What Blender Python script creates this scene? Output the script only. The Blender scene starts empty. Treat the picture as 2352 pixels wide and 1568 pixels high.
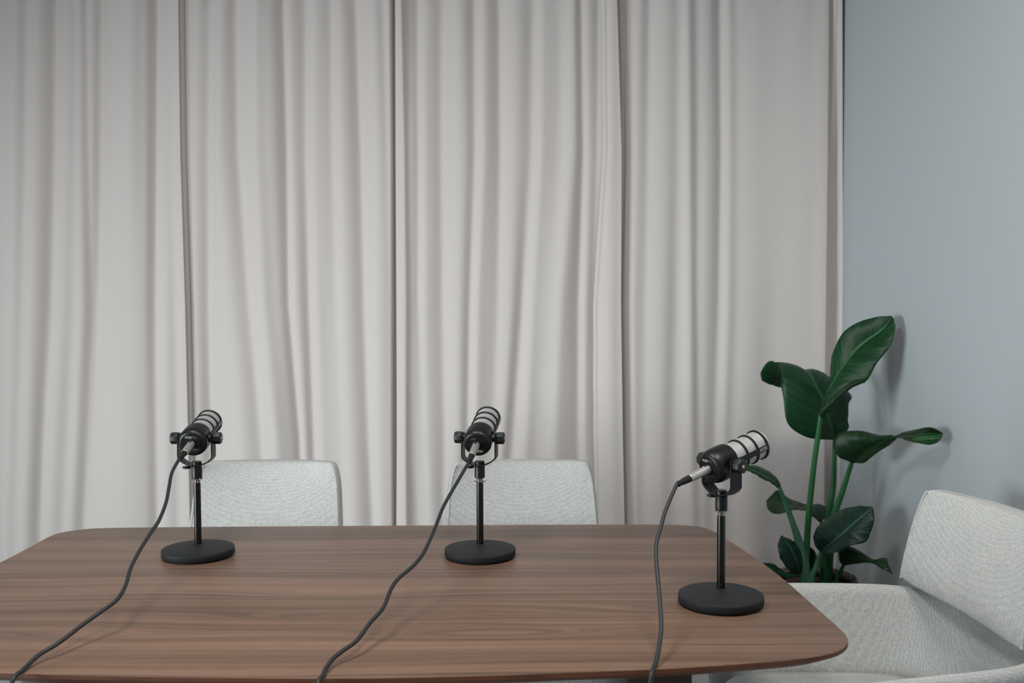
import bpy, bmesh, math, random
import numpy as np
from mathutils import Vector, Matrix
random.seed(7)
rng = np.random.RandomState(3)
R = math.radians
sc = bpy.context.scene
C = sc.collection

# ------------------------------------------------------------------ camera
CAM_Z = 1.307
F = 2287.0
ROT = Matrix.Rotation(R(90 - 2.5), 4, 'X') @ Matrix.Rotation(R(-0.23), 4, 'Z')
cd = bpy.data.cameras.new('camera')
cam = bpy.data.objects.new('camera', cd)
C.objects.link(cam)
cam.matrix_world = Matrix.Translation((0, 0, CAM_Z)) @ ROT
cd.sensor_width = 36.0
cd.lens = F / 2352 * 36.0
cd.clip_start = 0.05
cd.dof.use_dof = True
cd.dof.focus_distance = 2.05
cd.dof.aperture_fstop = 6.3
sc.camera = cam
R3 = ROT.to_3x3()
O = Vector((0, 0, CAM_Z))


def ray(px, py):
    return R3 @ Vector(((px - 1176) / F, -(py - 784) / F, -1.0))


def atY(px, py, Y):
    d = ray(px, py)
    return O + d * (Y / d.y)


def atZ(px, py, Z):
    d = ray(px, py)
    return O + d * ((Z - CAM_Z) / d.z)


def atX(px, py, X):
    d = ray(px, py)
    return O + d * (X / d.x)


# ------------------------------------------------------------------ helpers
def obj(name, bm, mat, parent=None, smooth=40, world=False, recalc=True):
    """One mesh object. world=True: coordinates are in the world, taken back into the parent's frame."""
    if recalc:
        bmesh.ops.recalc_face_normals(bm, faces=bm.faces[:])
    if world and parent is not None:
        p = parent
        m = Matrix.Identity(4)
        while p is not None:
            m = p.matrix_basis @ m
            p = p.parent
        bm.transform(m.inverted())
    me = bpy.data.meshes.new(name)
    bm.to_mesh(me)
    bm.free()
    me.polygons.foreach_set('use_smooth', [True] * len(me.polygons))
    if smooth is not None and smooth < 180:
        me.set_sharp_from_angle(angle=R(smooth))
    o = bpy.data.objects.new(name, me)
    C.objects.link(o)
    if mat:
        me.materials.append(mat.m)
    if parent is not None:
        o.parent = parent
    return o


def tag(o, label=None, cat=None, group=None, kind=None):
    if label: o['label'] = label
    if cat: o['category'] = cat
    if group: o['group'] = group
    if kind: o['kind'] = kind
    return o


def thing(name, label, cat, loc=(0, 0, 0), rz=0.0, group=None):
    o = bpy.data.objects.new(name, None)
    C.objects.link(o)
    o.empty_display_size = 0.05
    o.matrix_basis = Matrix.Translation(loc) @ Matrix.Rotation(rz, 4, 'Z')
    return tag(o, label, cat, group)


def lathe(bm, prof, segs=48, M=None, capb=True, capt=True):
    rings = []
    for r, z in prof:
        ring = []
        for k in range(segs):
            a = 2 * math.pi * k / segs
            v = Vector((r * math.cos(a), r * math.sin(a), z))
            ring.append(bm.verts.new(M @ v if M else v))
        rings.append(ring)
    for i in range(len(rings) - 1):
        for k in range(segs):
            bm.faces.new((rings[i][k], rings[i][(k + 1) % segs], rings[i + 1][(k + 1) % segs], rings[i + 1][k]))
    if capb: bm.faces.new(rings[0][::-1])
    if capt: bm.faces.new(rings[-1])
    return rings


def frames(P):
    n = len(P)
    T = []
    for i in range(n):
        t = (P[min(i + 1, n - 1)] - P[max(i - 1, 0)])
        T.append(t.normalized())
    up = Vector((0, 0, 1)) if abs(T[0].z) < 0.9 else Vector((0, 1, 0))
    N = [(up - T[0] * up.dot(T[0])).normalized()]
    for i in range(1, n):
        v = N[-1] - T[i] * N[-1].dot(T[i])
        N.append(v.normalized())
    return T, N


def tube(bm, P, rad, segs=12, caps=True, flat=1.0):
    P = [Vector(p) for p in P]
    if not hasattr(rad, '__len__'):
        rad = [rad] * len(P)
    T, N = frames(P)
    rings = []
    for i, p in enumerate(P):
        B = T[i].cross(N[i])
        rings.append([bm.verts.new(p + (N[i] * math.cos(2 * math.pi * k / segs) * flat + B * math.sin(2 * math.pi * k / segs)) * rad[i]) for k in range(segs)])
    for i in range(len(rings) - 1):
        for k in range(segs):
            bm.faces.new((rings[i][k], rings[i][(k + 1) % segs], rings[i + 1][(k + 1) % segs], rings[i + 1][k]))
    if caps:
        bm.faces.new(rings[0][::-1])
        bm.faces.new(rings[-1])


def catmull(P, n):
    """n samples of a centripetal-ish Catmull-Rom curve through the rows of P (numpy)."""
    P = np.asarray(P, float)
    m = len(P)
    t = np.linspace(0, m - 1, n)
    out = []
    for s in t:
        i = min(int(s), m - 2)
        u = s - i
        p1, p2 = P[i], P[i + 1]
        p0 = P[i - 1] if i > 0 else 2 * p1 - p2
        p3 = P[i + 2] if i + 2 < m else 2 * p2 - p1
        out.append(0.5 * (2 * p1 + (p2 - p0) * u + (2 * p0 - 5 * p1 + 4 * p2 - p3) * u * u + (3 * p1 - p0 - 3 * p2 + p3) * u ** 3))
    return np.array(out)


def pchip(x, y, xq):
    x = np.asarray(x, float); y = np.asarray(y, float)
    h = np.diff(x); dl = np.diff(y) / h
    n = len(x)
    d = np.zeros(n)
    for i in range(1, n - 1):
        if dl[i - 1] * dl[i] > 0:
            w1 = 2 * h[i] + h[i - 1]; w2 = h[i] + 2 * h[i - 1]
            d[i] = (w1 + w2) / (w1 / dl[i - 1] + w2 / dl[i])
    d[0] = dl[0]; d[-1] = dl[-1]
    idx = np.clip(np.searchsorted(x, xq) - 1, 0, n - 2)
    t = (xq - x[idx]) / h[idx]
    t2, t3 = t * t, t ** 3
    return ((2 * t3 - 3 * t2 + 1) * y[idx] + (t3 - 2 * t2 + t) * h[idx] * d[idx] + (-2 * t3 + 3 * t2) * y[idx + 1] + (t3 - t2) * h[idx] * d[idx + 1])


def grid_faces(bm, G, closeu=False, closev=False):
    nu, nv = len(G), len(G[0])
    for i in range(nu if closeu else nu - 1):
        for j in range(nv if closev else nv - 1):
            q = (G[i][j], G[(i + 1) % nu][j], G[(i + 1) % nu][(j + 1) % nv], G[i][(j + 1) % nv])
            if len(set(q)) >= 3:
                try:
                    bm.faces.new(list(dict.fromkeys(q)))
                except ValueError:
                    pass


def box(bm, lo, hi, bev=0.0, seg=2):
    r = bmesh.ops.create_cube(bm, size=1.0)
    vs = r['verts']
    for v in vs:
        v.co = Vector([lo[i] + (v.co[i] + 0.5) * (hi[i] - lo[i]) for i in range(3)])
    if bev > 0:
        es = list({e for v in vs for e in v.link_edges})
        bmesh.ops.bevel(bm, geom=es, offset=bev, segments=seg, profile=0.5, affect='EDGES')


# ------------------------------------------------------------------ materials
def lin(c):
    return tuple(((x / 255) / 12.92 if x / 255 <= 0.04045 else ((x / 255 + 0.055) / 1.055) ** 2.4) for x in c) + (1.0,)


class Mat:
    def __init__(self, name, color=(0.8, 0.8, 0.8, 1), rough=0.5, metal=0.0, spec=0.5):
        self.m = bpy.data.materials.new(name)
        self.m.use_nodes = True
        self.nt = self.m.node_tree
        self.b = self.nt.nodes['Principled BSDF']
        self.b.inputs['Base Color'].default_value = color
        self.b.inputs['Roughness'].default_value = rough
        self.b.inputs['Metallic'].default_value = metal
        self.b.inputs['Specular IOR Level'].default_value = spec

    def n(self, t, **kw):
        nd = self.nt.nodes.new(t)
        for k, v in kw.items():
            if k.startswith('_'):
                setattr(nd, k[1:], v)
            else:
                nd.inputs[k.replace('__', ' ')].default_value = v
        return nd

    def l(self, a, b):
        self.nt.links.new(a, b)

    def coord(self, scale=(1, 1, 1), out='Object', rot=(0, 0, 0)):
        tc = self.n('ShaderNodeTexCoord')
        mp = self.n('ShaderNodeMapping')
        mp.inputs['Scale'].default_value = scale
        mp.inputs['Rotation'].default_value = rot
        self.l(tc.outputs[out], mp.inputs['Vector'])
        return mp.outputs['Vector']

    def noise(self, vec, scale=5, detail=3, rough=0.5, dist=0.0):
        nd = self.n('ShaderNodeTexNoise')
        nd.inputs['Scale'].default_value = scale
        nd.inputs['Detail'].default_value = detail
        nd.inputs['Roughness'].default_value = rough
        nd.inputs['Distortion'].default_value = dist
        self.l(vec, nd.inputs['Vector'])
        return nd.outputs['Fac']

    def ramp(self, fac, stops):
        nd = self.n('ShaderNodeValToRGB')
        e = nd.color_ramp.elements
        while len(e) < len(stops):
            e.new(0.5)
        for k, (p, c) in enumerate(stops):
            e[k].position = p
            e[k].color = c
        self.l(fac, nd.inputs['Fac'])
        return nd.outputs['Color']

    def math(self, op, a, b=None, c=None):
        nd = self.n('ShaderNodeMath', _operation=op)
        for i, v in enumerate((a, b, c)):
            if v is None: continue
            if isinstance(v, (int, float)):
                nd.inputs[i].default_value = v
            else:
                self.l(v, nd.inputs[i])
        return nd.outputs[0]

    def mix(self, fac, a, b, blend='MIX'):
        nd = self.n('ShaderNodeMix', _data_type='RGBA', _blend_type=blend)
        for k, v in ((0, fac), (6, a), (7, b)):
            if isinstance(v, (int, float, tuple)):
                nd.inputs[k].default_value = v
            else:
                self.l(v, nd.inputs[k])
        return nd.outputs[2]

    def bump(self, h, strength=0.3, dist=0.001):
        nd = self.n('ShaderNodeBump')
        nd.inputs['Strength'].default_value = strength
        nd.inputs['Distance'].default_value = dist
        self.l(h, nd.inputs['Height'])
        self.l(nd.outputs['Normal'], self.b.inputs['Normal'])

    def color(self, s):
        self.l(s, self.b.inputs['Base Color'])


# wall paint
M_wall = Mat('grey_blue_wall_paint', lin((172, 180, 184)), 0.85, spec=0.25)
v = M_wall.coord((1, 1, 1))
M_wall.bump(M_wall.noise(v, 260, 2), 0.06, 0.001)
M_floor = Mat('pale_grey_floor', lin((165, 168, 170)), 0.5)
v = M_floor.coord()
M_floor.color(M_floor.ramp(M_floor.noise(v, 3, 5), [(0.3, lin((158, 162, 164))), (0.7, lin((172, 175, 176)))]))

# curtain cloth: fine woven twill
M_cur = Mat('pinkish_beige_curtain_cloth', lin((216, 207, 203)), 0.85, spec=0.2)
v = M_cur.coord((1, 1, 1))
v2 = M_cur.coord((1, 1, 0.06))
fine = M_cur.noise(M_cur.coord((900, 900, 60)), 1, 2)
slub = M_cur.noise(M_cur.coord((60, 60, 900)), 1, 2)
f = M_cur.math('ADD', M_cur.math('MULTIPLY', fine, 0.5), M_cur.math('MULTIPLY', slub, 0.5))
M_cur.color(M_cur.ramp(f, [(0.3, lin((202, 196, 193))), (0.7, lin((208, 202, 199)))]))
M_cur.b.inputs['Sheen Weight'].default_value = 0.08
M_cur.bump(f, 0.05, 0.0005)


# walnut veneer
def walnut(name, axis=0, light=1.0, figures=()):
    m = Mat(name, rough=0.42, spec=0.45)
    sx, sy, sz = (1, 1, 1)
    tc = m.n('ShaderNodeTexCoord')
    sep = m.n('ShaderNodeSeparateXYZ')
    m.l(tc.outputs['Object'], sep.inputs[0])
    if axis == 0:
        a, b, c = sep.outputs[0], sep.outputs[1], sep.outputs[2]
    else:
        a, b, c = sep.outputs[2], sep.outputs[0], sep.outputs[1]
    def vec(sa, sb, bb):
        cmb = m.n('ShaderNodeCombineXYZ')
        m.l(m.math('MULTIPLY', a, sa), cmb.inputs[0]); m.l(m.math('MULTIPLY', bb, sb), cmb.inputs[1]); m.l(m.math('MULTIPLY', c, sb), cmb.inputs[2])
        return cmb.outputs[0]
    # gentle waves, and a few places where the growth rings close into long ovals
    warp = m.noise(vec(1.1, 4.0, b), 1.0, 1, 0.4)
    yf = m.math('ADD', b, m.math('MULTIPLY', warp, 0.10))
    for ax, by, la, lb, am in figures:
        u = m.math('DIVIDE', m.math('SUBTRACT', a, ax), la)
        v_ = m.math('DIVIDE', m.math('SUBTRACT', b, by), lb)
        g_ = m.math('POWER', 2.718, m.math('MULTIPLY', m.math('ADD', m.math('MULTIPLY', u, u), m.math('MULTIPLY', v_, v_)), -1.0))
        yf = m.math('ADD', yf, m.math('MULTIPLY', g_, am))
    broad = m.noise(vec(0.7, 11.0, yf), 1.0, 2, 0.5)
    rings = m.noise(vec(0.45, 70.0, yf), 1.0, 4, 0.62)
    fib = m.noise(vec(3.0, 330.0, yf), 1.0, 3, 0.6)
    pore = m.noise(vec(14.0, 900.0, b), 1.0, 2, 0.6)
    g = m.math('ADD', m.math('MULTIPLY', broad, 0.36), m.math('MULTIPLY', rings, 0.44))
    g = m.math('ADD', g, m.math('MULTIPLY', fib, 0.20))
    L = lambda c: lin(tuple(min(255, x * light) for x in c))
    col = m.ramp(g, [(0.36, L((78, 60, 49))), (0.46, L((101, 79, 65))), (0.56, L((120, 94, 78))), (0.70, L((139, 109, 90)))])
    pr = m.ramp(pore, [(0.30, (0.62, 0.60, 0.58, 1)), (0.44, (1, 1, 1, 1))])
    m.color(m.mix(0.5, col, pr, 'MULTIPLY'))
    rr = m.n('ShaderNodeMapRange')
    m.l(fib, rr.inputs[0]); rr.inputs[3].default_value = 0.36; rr.inputs[4].default_value = 0.5
    m.l(rr.outputs[0], m.b.inputs['Roughness'])
    m.bump(fib, 0.05, 0.0005)
    return m


M_wood = walnut('walnut_veneer', 0, 1.0, [(0.215, -0.325, 0.20, 0.026, 0.060), (-0.06, -0.10, 0.24, 0.030, 0.045), (-0.02, -0.235, 0.20, 0.024, 0.055), (-0.42, -0.34, 0.30, 0.035, 0.045), (0.62, -0.20, 0.22, 0.03, 0.04)])
M_legshade = walnut('shade_darkened_walnut_leg', 1, 0.55)  # walnut darkened so its colour carries the shade beneath the table
M_edge = Mat('reddish_walnut_edge', lin((120, 72, 46)), 0.5)
v = M_edge.coord((6, 60, 200))
M_edge.color(M_edge.ramp(M_edge.noise(v, 1, 3), [(0.3, lin((84, 46, 26))), (0.7, lin((114, 67, 42)))]))

# chair cloth: nubby woven
def cloth(name, rot):
    m = Mat(name, lin((205, 207, 204)), 0.95, spec=0.15)
    v = m.coord((1, 1, 1), rot=rot)
    nzv = m.n('ShaderNodeTexNoise')
    nzv.inputs['Scale'].default_value = 130
    nzv.inputs['Detail'].default_value = 2
    m.l(v, nzv.inputs['Vector'])
    off = m.n('ShaderNodeVectorMath', _operation='MULTIPLY_ADD')
    m.l(nzv.outputs['Color'], off.inputs[0])
    off.inputs[1].default_value = (0.0090, 0.0090, 0.0090)
    m.l(v, off.inputs[2])
    sp = m.n('ShaderNodeSeparateXYZ')
    m.l(off.outputs[0], sp.inputs[0])
    knots = 0.0
    for k, per in ((0, 0.0046), (1, 0.0046), (2, 0.0042)):
        knots = m.math('ADD', knots, m.math('SINE', m.math('MULTIPLY', sp.outputs[k], 2 * math.pi / per)))
    nz = m.noise(v, 420, 3, 0.65)
    lo = m.noise(v, 6, 3, 0.5)
    h = m.math('ADD', m.math('MULTIPLY', knots, 0.085), m.math('MULTIPLY', nz, 1.0))
    base = m.ramp(h, [(0.22, lin((150, 153, 152))), (0.50, lin((180, 182, 180))), (0.82, lin((206, 207, 204)))])
    base = m.mix(0.12, base, m.ramp(lo, [(0.3, lin((190, 194, 194))), (0.7, lin((222, 221, 215)))]))
    m.color(base)
    m.b.inputs['Sheen Weight'].default_value = 0.15
    m.bump(h, 0.38, 0.0016)
    return m


M_cloth = cloth('pale_grey_boucle_cloth', (0, 0, 0))
M_chairleg = Mat('black_painted_leg', lin((30, 30, 30)), 0.45)

# microphone materials
M_blk = Mat('satin_black_metal', lin((15, 16, 17)), 0.40, spec=0.42)
v = M_blk.coord()
M_blk.bump(M_blk.noise(v, 1800, 2), 0.08, 0.0002)
M_face = Mat('matt_black_rear_panel', lin((9, 9, 10)), 0.6, spec=0.3)
M_knob = Mat('dark_plastic_knob', lin((24, 28, 30)), 0.42)
M_base = Mat('textured_charcoal_base', lin((28, 31, 34)), 0.62, spec=0.3)
v = M_base.coord()
M_base.bump(M_base.noise(v, 650, 3, 0.6), 0.45, 0.0008)
M_pole = Mat('gloss_black_tube', lin((10, 10, 11)), 0.28)
M_rub = Mat('black_rubber', lin((14, 14, 14)), 0.8)
M_chr = Mat('bright_chrome', lin((200, 200, 198)), 0.2, metal=1.0)
M_xlr = Mat('satin_nickel_connector', lin((196, 194, 189)), 0.42, metal=0.75)
M_brass = Mat('pale_brass_screw', lin((225, 205, 165)), 0.35, metal=0.6)
M_ink = Mat('pale_grey_lettering', lin((176, 176, 176)), 0.6)
M_ink2 = Mat('grey_lettering', lin((104, 106, 108)), 0.6)
M_cord = Mat('dark_grey_cable_jacket', lin((34, 37, 40)), 0.5)
M_foam = Mat('dark_grey_foam', lin((26, 26, 27)), 0.95)
M_mesh = Mat('silver_wire_mesh', lin((205, 205, 203)), 0.4, metal=0.35)
uv = M_mesh.n('ShaderNodeUVMap')
sepm = M_mesh.n('ShaderNodeSeparateXYZ')
M_mesh.l(uv.outputs[0], sepm.inputs[0])
d1 = M_mesh.math('ADD', sepm.outputs[0], sepm.outputs[1])
d2 = M_mesh.math('SUBTRACT', sepm.outputs[0], sepm.outputs[1])
s1 = M_mesh.math('ABSOLUTE', M_mesh.math('SINE', M_mesh.math('MULTIPLY', d1, math.pi)))
s2 = M_mesh.math('ABSOLUTE', M_mesh.math('SINE', M_mesh.math('MULTIPLY', d2, math.pi)))
mm = M_mesh.math('MULTIPLY', s1, s2)
# diamond openings between the wires show the dark foam behind
hole = M_mesh.math('GREATER_THAN', mm, 0.58)
M_mesh.color(M_mesh.mix(hole, lin((214, 214, 212)), lin((60, 60, 60))))
M_mesh.bump(mm, 0.4, 0.0006)

# plant
def leafmat(name, dark, light, vein):
    m = Mat(name, rough=0.42, spec=0.32)
    uv = m.n('ShaderNodeUVMap')
    sp = m.n('ShaderNodeSeparateXYZ')
    m.l(uv.outputs[0], sp.inputs[0])
    u, w = sp.outputs[0], sp.outputs[1]          # u across -1..1 (0..1 stored), w along
    au = m.math('ABSOLUTE', m.math('SUBTRACT', m.math('MULTIPLY', u, 2.0), 1.0))
    # lateral veins run slanting from the midrib to the margin
    s = m.math('ADD', m.math('MULTIPLY', w, 16.0), m.math('MULTIPLY', au, -3.2))
    cb = m.n('ShaderNodeCombineXYZ')
    m.l(m.math('MULTIPLY', s, 1.0), cb.inputs[0]); m.l(m.math('MULTIPLY', au, 0.6), cb.inputs[1])
    vn = m.noise(cb.outputs[0], 1.5, 1.5, 0.5)
    cb2 = m.n('ShaderNodeCombineXYZ')
    m.l(m.math('MULTIPLY', s, 5.0), cb2.inputs[0]); m.l(au, cb2.inputs[1])
    vf = m.noise(cb2.outputs[0], 1.6, 2, 0.5)
    col = m.ramp(m.math('ADD', m.math('MULTIPLY', vn, 0.86), m.math('MULTIPLY', vf, 0.14)), [(0.32, lin(dark)), (0.68, lin(light))])
    rib = m.math('LESS_THAN', au, 0.035)
    ribs = m.n('ShaderNodeMapRange')
    m.l(au, ribs.inputs[0])
    ribs.inputs[1].default_value = 0.015; ribs.inputs[2].default_value = 0.06
    ribs.inputs[3].default_value = 0.75; ribs.inputs[4].default_value = 0.0
    col = m.mix(ribs.outputs[0], col, lin(vein))
    m.color(col)
    h = m.math('ADD', m.math('MULTIPLY', vn, 0.9), m.math('MULTIPLY', vf, 0.05))
    m.bump(h, 0.42, 0.005)
    m.b.inputs['Transmission Weight'].default_value = 0.0
    return m


M_leaf = leafmat('deep_green_leaf', (5, 42, 20), (12, 66, 30), (54, 104, 66))
M_leafd = leafmat('dark_glossy_leaf', (7, 33, 25), (13, 50, 37), (66, 106, 84))
M_leafy = leafmat('dark_olive_leaf', (10, 36, 18), (22, 56, 26), (40, 76, 42))
M_pale = leafmat('pale_leaf_underside', (22, 66, 30), (44, 92, 48), (60, 106, 64))
M_stem = Mat('green_stalk', lin((30, 88, 44)), 0.45)
v = M_stem.coord((40, 40, 3))
M_stem.color(M_stem.ramp(M_stem.noise(v, 1, 3), [(0.3, lin((22, 74, 36))), (0.7, lin((38, 98, 52)))]))
M_sheath = Mat('grey_green_stalk', lin((44, 92, 66)), 0.5)
v = M_sheath.coord((60, 60, 5))
M_sheath.color(M_sheath.ramp(M_sheath.noise(v, 1, 4), [(0.3, lin((30, 78, 50))), (0.7, lin((66, 110, 86)))]))
M_pot = Mat('speckled_woven_basket', lin((110, 98, 88)), 0.9)
v = M_pot.coord((1, 1, 1))
M_pot.color(M_pot.ramp(M_pot.noise(v, 140, 4, 0.7), [(0.38, lin((52, 44, 40))), (0.5, lin((116, 104, 94))), (0.66, lin((188, 178, 166)))]))
M_pot.bump(M_pot.noise(v, 120, 3), 0.8, 0.003)
M_soil = Mat('dark_potting_soil', lin((58, 44, 38)), 0.95)
v = M_soil.coord()
M_soil.color(M_soil.ramp(M_soil.noise(v, 160, 4, 0.7), [(0.4, lin((34, 27, 24))), (0.62, lin((92, 66, 54))), (0.75, lin((150, 120, 104)))]))
M_soil.bump(M_soil.noise(v, 110, 4), 1.0, 0.008)

# ------------------------------------------------------------------ setting
XW = 1.1435       # right wall
YC = 3.45        # curtain plane
bm = bmesh.new(); box(bm, (-4.2, -1.6, -0.08), (XW + 0.1, YC + 0.35, 0.0))
tag(obj('floor', bm, M_floor), kind='structure')
bm = bmesh.new(); box(bm, (-4.2, YC + 0.22, 0), (XW + 0.1, YC + 0.35, 2.75))
tag(obj('wall_back', bm, M_wall), kind='structure')
bm = bmesh.new(); box(bm, (XW, -1.6, 0), (XW + 0.1, YC + 0.22, 2.75))
tag(obj('wall_right', bm, M_wall), kind='structure')

# ------------------------------------------------------------------ curtains
KY = [0, 350, 700, 1000, 1200]
SLOPE = 1.15


def curtain(tone, steps, label, amp_noise=0.0010, seed=0, base=0.0, pucker=1.0):
    """tone: (x of a fold flank at the five heights, how far it turns: + to the left, - to the right).
    steps: (x at the five heights, width, change of depth at the five heights)."""
    zs = np.concatenate([np.linspace(2.62, 2.36, 9)[:-1], np.linspace(2.36, 2.2, 16)[:-1], np.linspace(2.2, 0.45, 100), np.linspace(0.45, 0.015, 12)[1:]])
    five = lambda a: list(a) if hasattr(a, '__len__') else [a] * 5
    xs_ = np.array([five(t[0]) for t in tone], float); vs_ = np.array([five(t[1]) for t in tone], float)
    nx = int((xs_[-1].max() - xs_[0].min()) / 2.2)
    rs = np.random.RandomState(seed)
    ph = rs.rand(12) * 6.28
    bm = bmesh.new()
    G = []
    for z in zs:
        py = 784 - F * math.tan(math.atan((z - CAM_Z) / YC) + R(2.5))
        yy = min(max(py, 0), 1290)
        xs = np.array([np.interp(yy, KY, r) for r in xs_])
        vs = np.array([np.interp(yy, KY, r) for r in vs_])
        for i in range(1, len(xs)):
            if xs[i] - xs[i - 1] < 2.0: xs[i] = xs[i - 1] + 2.0
        q = np.linspace(xs[0], xs[-1], nx)
        t = pchip(xs, vs, q)
        k = np.array([1, 3, 4, 3, 1]) / 12.0
        t = np.convolve(np.pad(t, 2, mode='edge'), k, 'valid')
        h = (q[1] - q[0]) / F * YC
        d = -np.cumsum(t) * SLOPE * h
        # the cloth hangs on one line overall: take out the slow drift
        n_ = max(3, int(130 / (q[1] - q[0])))
        g = np.exp(-0.5 * (np.arange(-2 * n_, 2 * n_ + 1) / n_) ** 2); g /= g.sum()
        pad = 2 * n_
        dr = np.r_[2 * d[0] - d[pad:0:-1], d, 2 * d[-1] - d[-2:-pad - 2:-1]] if len(d) > pad + 2 else np.pad(d, pad, mode='edge')
        d = d - np.convolve(dr, g, 'valid')[:nx]
        d = d - np.linspace(d[0], d[-1], nx)
        if py < 0:
            d = d * (1.0 + 0.25 * min(1.0, -py / 60.0))
        for sx, w_, dz in steps:
            x_ = np.interp(yy, KY, five(sx)); w2 = np.interp(yy, KY, five(w_)); a = np.interp(yy, KY, five(dz))
            u = np.clip((q - x_) / w2 + 0.5, 0, 1)
            d = d + a * u * u * (3 - 2 * u)
        xa, xb = atY(0, py, YC).x, atY(2352, py, YC).x
        X = xa + (xb - xa) * q / 2352
        edge = np.clip(np.minimum(q - q[0], q[-1] - q) / 45.0, 0, 1)
        edge = edge * edge * (3 - 2 * edge)
        w = amp_noise * (np.sin(X * 31 + z * 2.1 + ph[0]) * np.sin(z * 2.3 + ph[1]) + 0.6 * np.sin(X * 57 - z * 3.3 + ph[2]) * np.sin(z * 4.1 + ph[3]))
        t_ = math.exp(-max(0.0, 2.42 - z) / 0.06) * pucker      # puckers below the heading tape
        w = w + 0.0030 * t_ * (np.sin(X * 70 + z * 30 + ph[4]) + 0.7 * np.sin(X * 118 - z * 34 + ph[5]))
        G.append([bm.verts.new((X[i], YC + base + d[i] + w[i] * edge[i], z)) for i in range(nx)])
    grid_faces(bm, G)
    o = obj('curtain', bm, M_cur, smooth=180)
    s = o.modifiers.new('thickness', 'SOLIDIFY'); s.thickness = 0.0016; s.offset = 0
    tag(o, label, 'curtain', 'curtain panels along the back wall')
    return o


A = []
for k in range(-8, 0):       # folds out of the frame, further along the rail
    b = k * 74
    A += [((b, b - 3, b + 4, b, b), -.7), ((b + 17, b + 14, b + 20, b + 17, b + 17), .5), ((b + 45, b + 42, b + 48, b + 45, b + 44), .1)]
A += [(4, .1), ((30, 28, 25, 18, 12), .25), ((57, 53, 45, 34, 28), (-.6, -.5, -.3, -.2, -.2)), ((72, 70, 66, 55, 48), .4), ((92, 90, 82, 72, 64), -.2),
      ((116, 113, 103, 86, 78), -.8), ((134, 132, 126, 106, 98), .5), ((168, 164, 156, 140, 130), -.25), ((178, 178, 180, 165, 152), (.1, .15, .25, .4, .4)),
      ((190, 194, 202, 188, 177), (-.6, -.7, -.9, -.7, -.7)), ((202, 204, 207, 200, 190), (.3, .1, -.5, .0, .2)), ((219, 215, 212, 208, 200), (-.7, -.7, -.3, .2, .4)), ((238, 234, 228, 222, 214), .6),
      ((268, 268, 262, 260, 255), .3), ((298, 298, 296, 298, 300), .1), ((318, 318, 318, 322, 326), (-.35, -.3, -.1, -.1, -.1)), ((331, 331, 330, 334, 338), -.2),
      ((347, 345, 344, 349, 352), (-1.1, -1.0, -.8, -.6, -.6)), ((362, 361, 362, 366, 368), .6), ((385, 388, 395, 398, 400), (.15, .1, -.1, -.2, -.2)), ((402, 406, 414, 420, 424), .3), ((411, 416, 427, 434, 438), .2)]
curtain(A, [((394, 400, 408, 414, 418), 26, -.006)], 'pale curtain panel hanging furthest from the plant, past the end of the table', seed=1)

B = [((400, 403, 408, 412, 416), 0), ((421, 424, 430, 437, 441), (-.8, -.8, -.8, -.5, -.4)), ((438, 439, 442, 447, 450), (.4, .4, .3, .1, .1)), ((457, 454, 453, 457, 459), -.3), ((471, 468, 466, 470, 471), (-.6, -.6, -.7, -.8, -.8)),
     ((492, 487, 482, 487, 490), .5), ((514, 512, 525, 548, 558), (-.35, -.3, .1, .25, .3)), ((528, 535, 562, 590, 602), (-.8, -.75, -.5, -.45, -.4)), ((550, 557, 582, 610, 620), (.45, .5, .4, .4, .4)), ((584, 586, 600, 628, 640), .3),
     ((600, 603, 622, 652, 662), (-.35, -.4, -.4, -.5, -.5)), ((616, 620, 640, 668, 678), (-.4, -.3, -.3, -.5, -.5)), ((642, 651, 656, 681, 690), (-1, -1, -.9, -.9, -.8)), ((655, 664, 669, 693, 701), .55),
     ((672, 676, 685, 701, 708), (-.3, -.3, -.2, -.1, -.1)), ((691, 691, 701, 711, 718), (-.6, -.65, -.8, -.9, -.9)), ((712, 711, 718, 727, 734), .6), ((730, 730, 739, 749, 756), -.2), ((752, 756, 764, 778, 786), (-.5, -.45, -.15, 0, 0)),
     ((769, 771, 779, 792, 800), (.4, .45, .3, .25, .25)), ((788, 795, 804, 814, 824), (-.3, -.3, -.25, -.2, -.2)), ((806, 819, 827, 838, 848), (-.75, -.75, -.65, -.65, -.65)), ((828, 840, 848, 858, 867), .6), ((852, 862, 872, 876, 881), (.2, .2, 0, -.1, -.1)),
     ((874, 886, 891, 892, 894), (-.5, -.4, -.3, -.3, -.3)), ((890, 897, 899, 900, 901), (.2, .1, -.2, -.3, -.3)), ((904, 906, 907, 908, 909), (-1, -1, -.8, -.8, -.8)), ((920, 924, 926, 926, 926), -.2), ((938, 940, 944, 944, 946), 0)]
curtain(B, [((390, 393, 398, 402, 406), 2, .015), ((420, 424, 433, 440, 444), 9, -.015), ((900, 902, 903, 903, 904), 8, .019)], 'pale curtain panel behind the microphone with its name upright and the chair beside it', seed=2)

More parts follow.
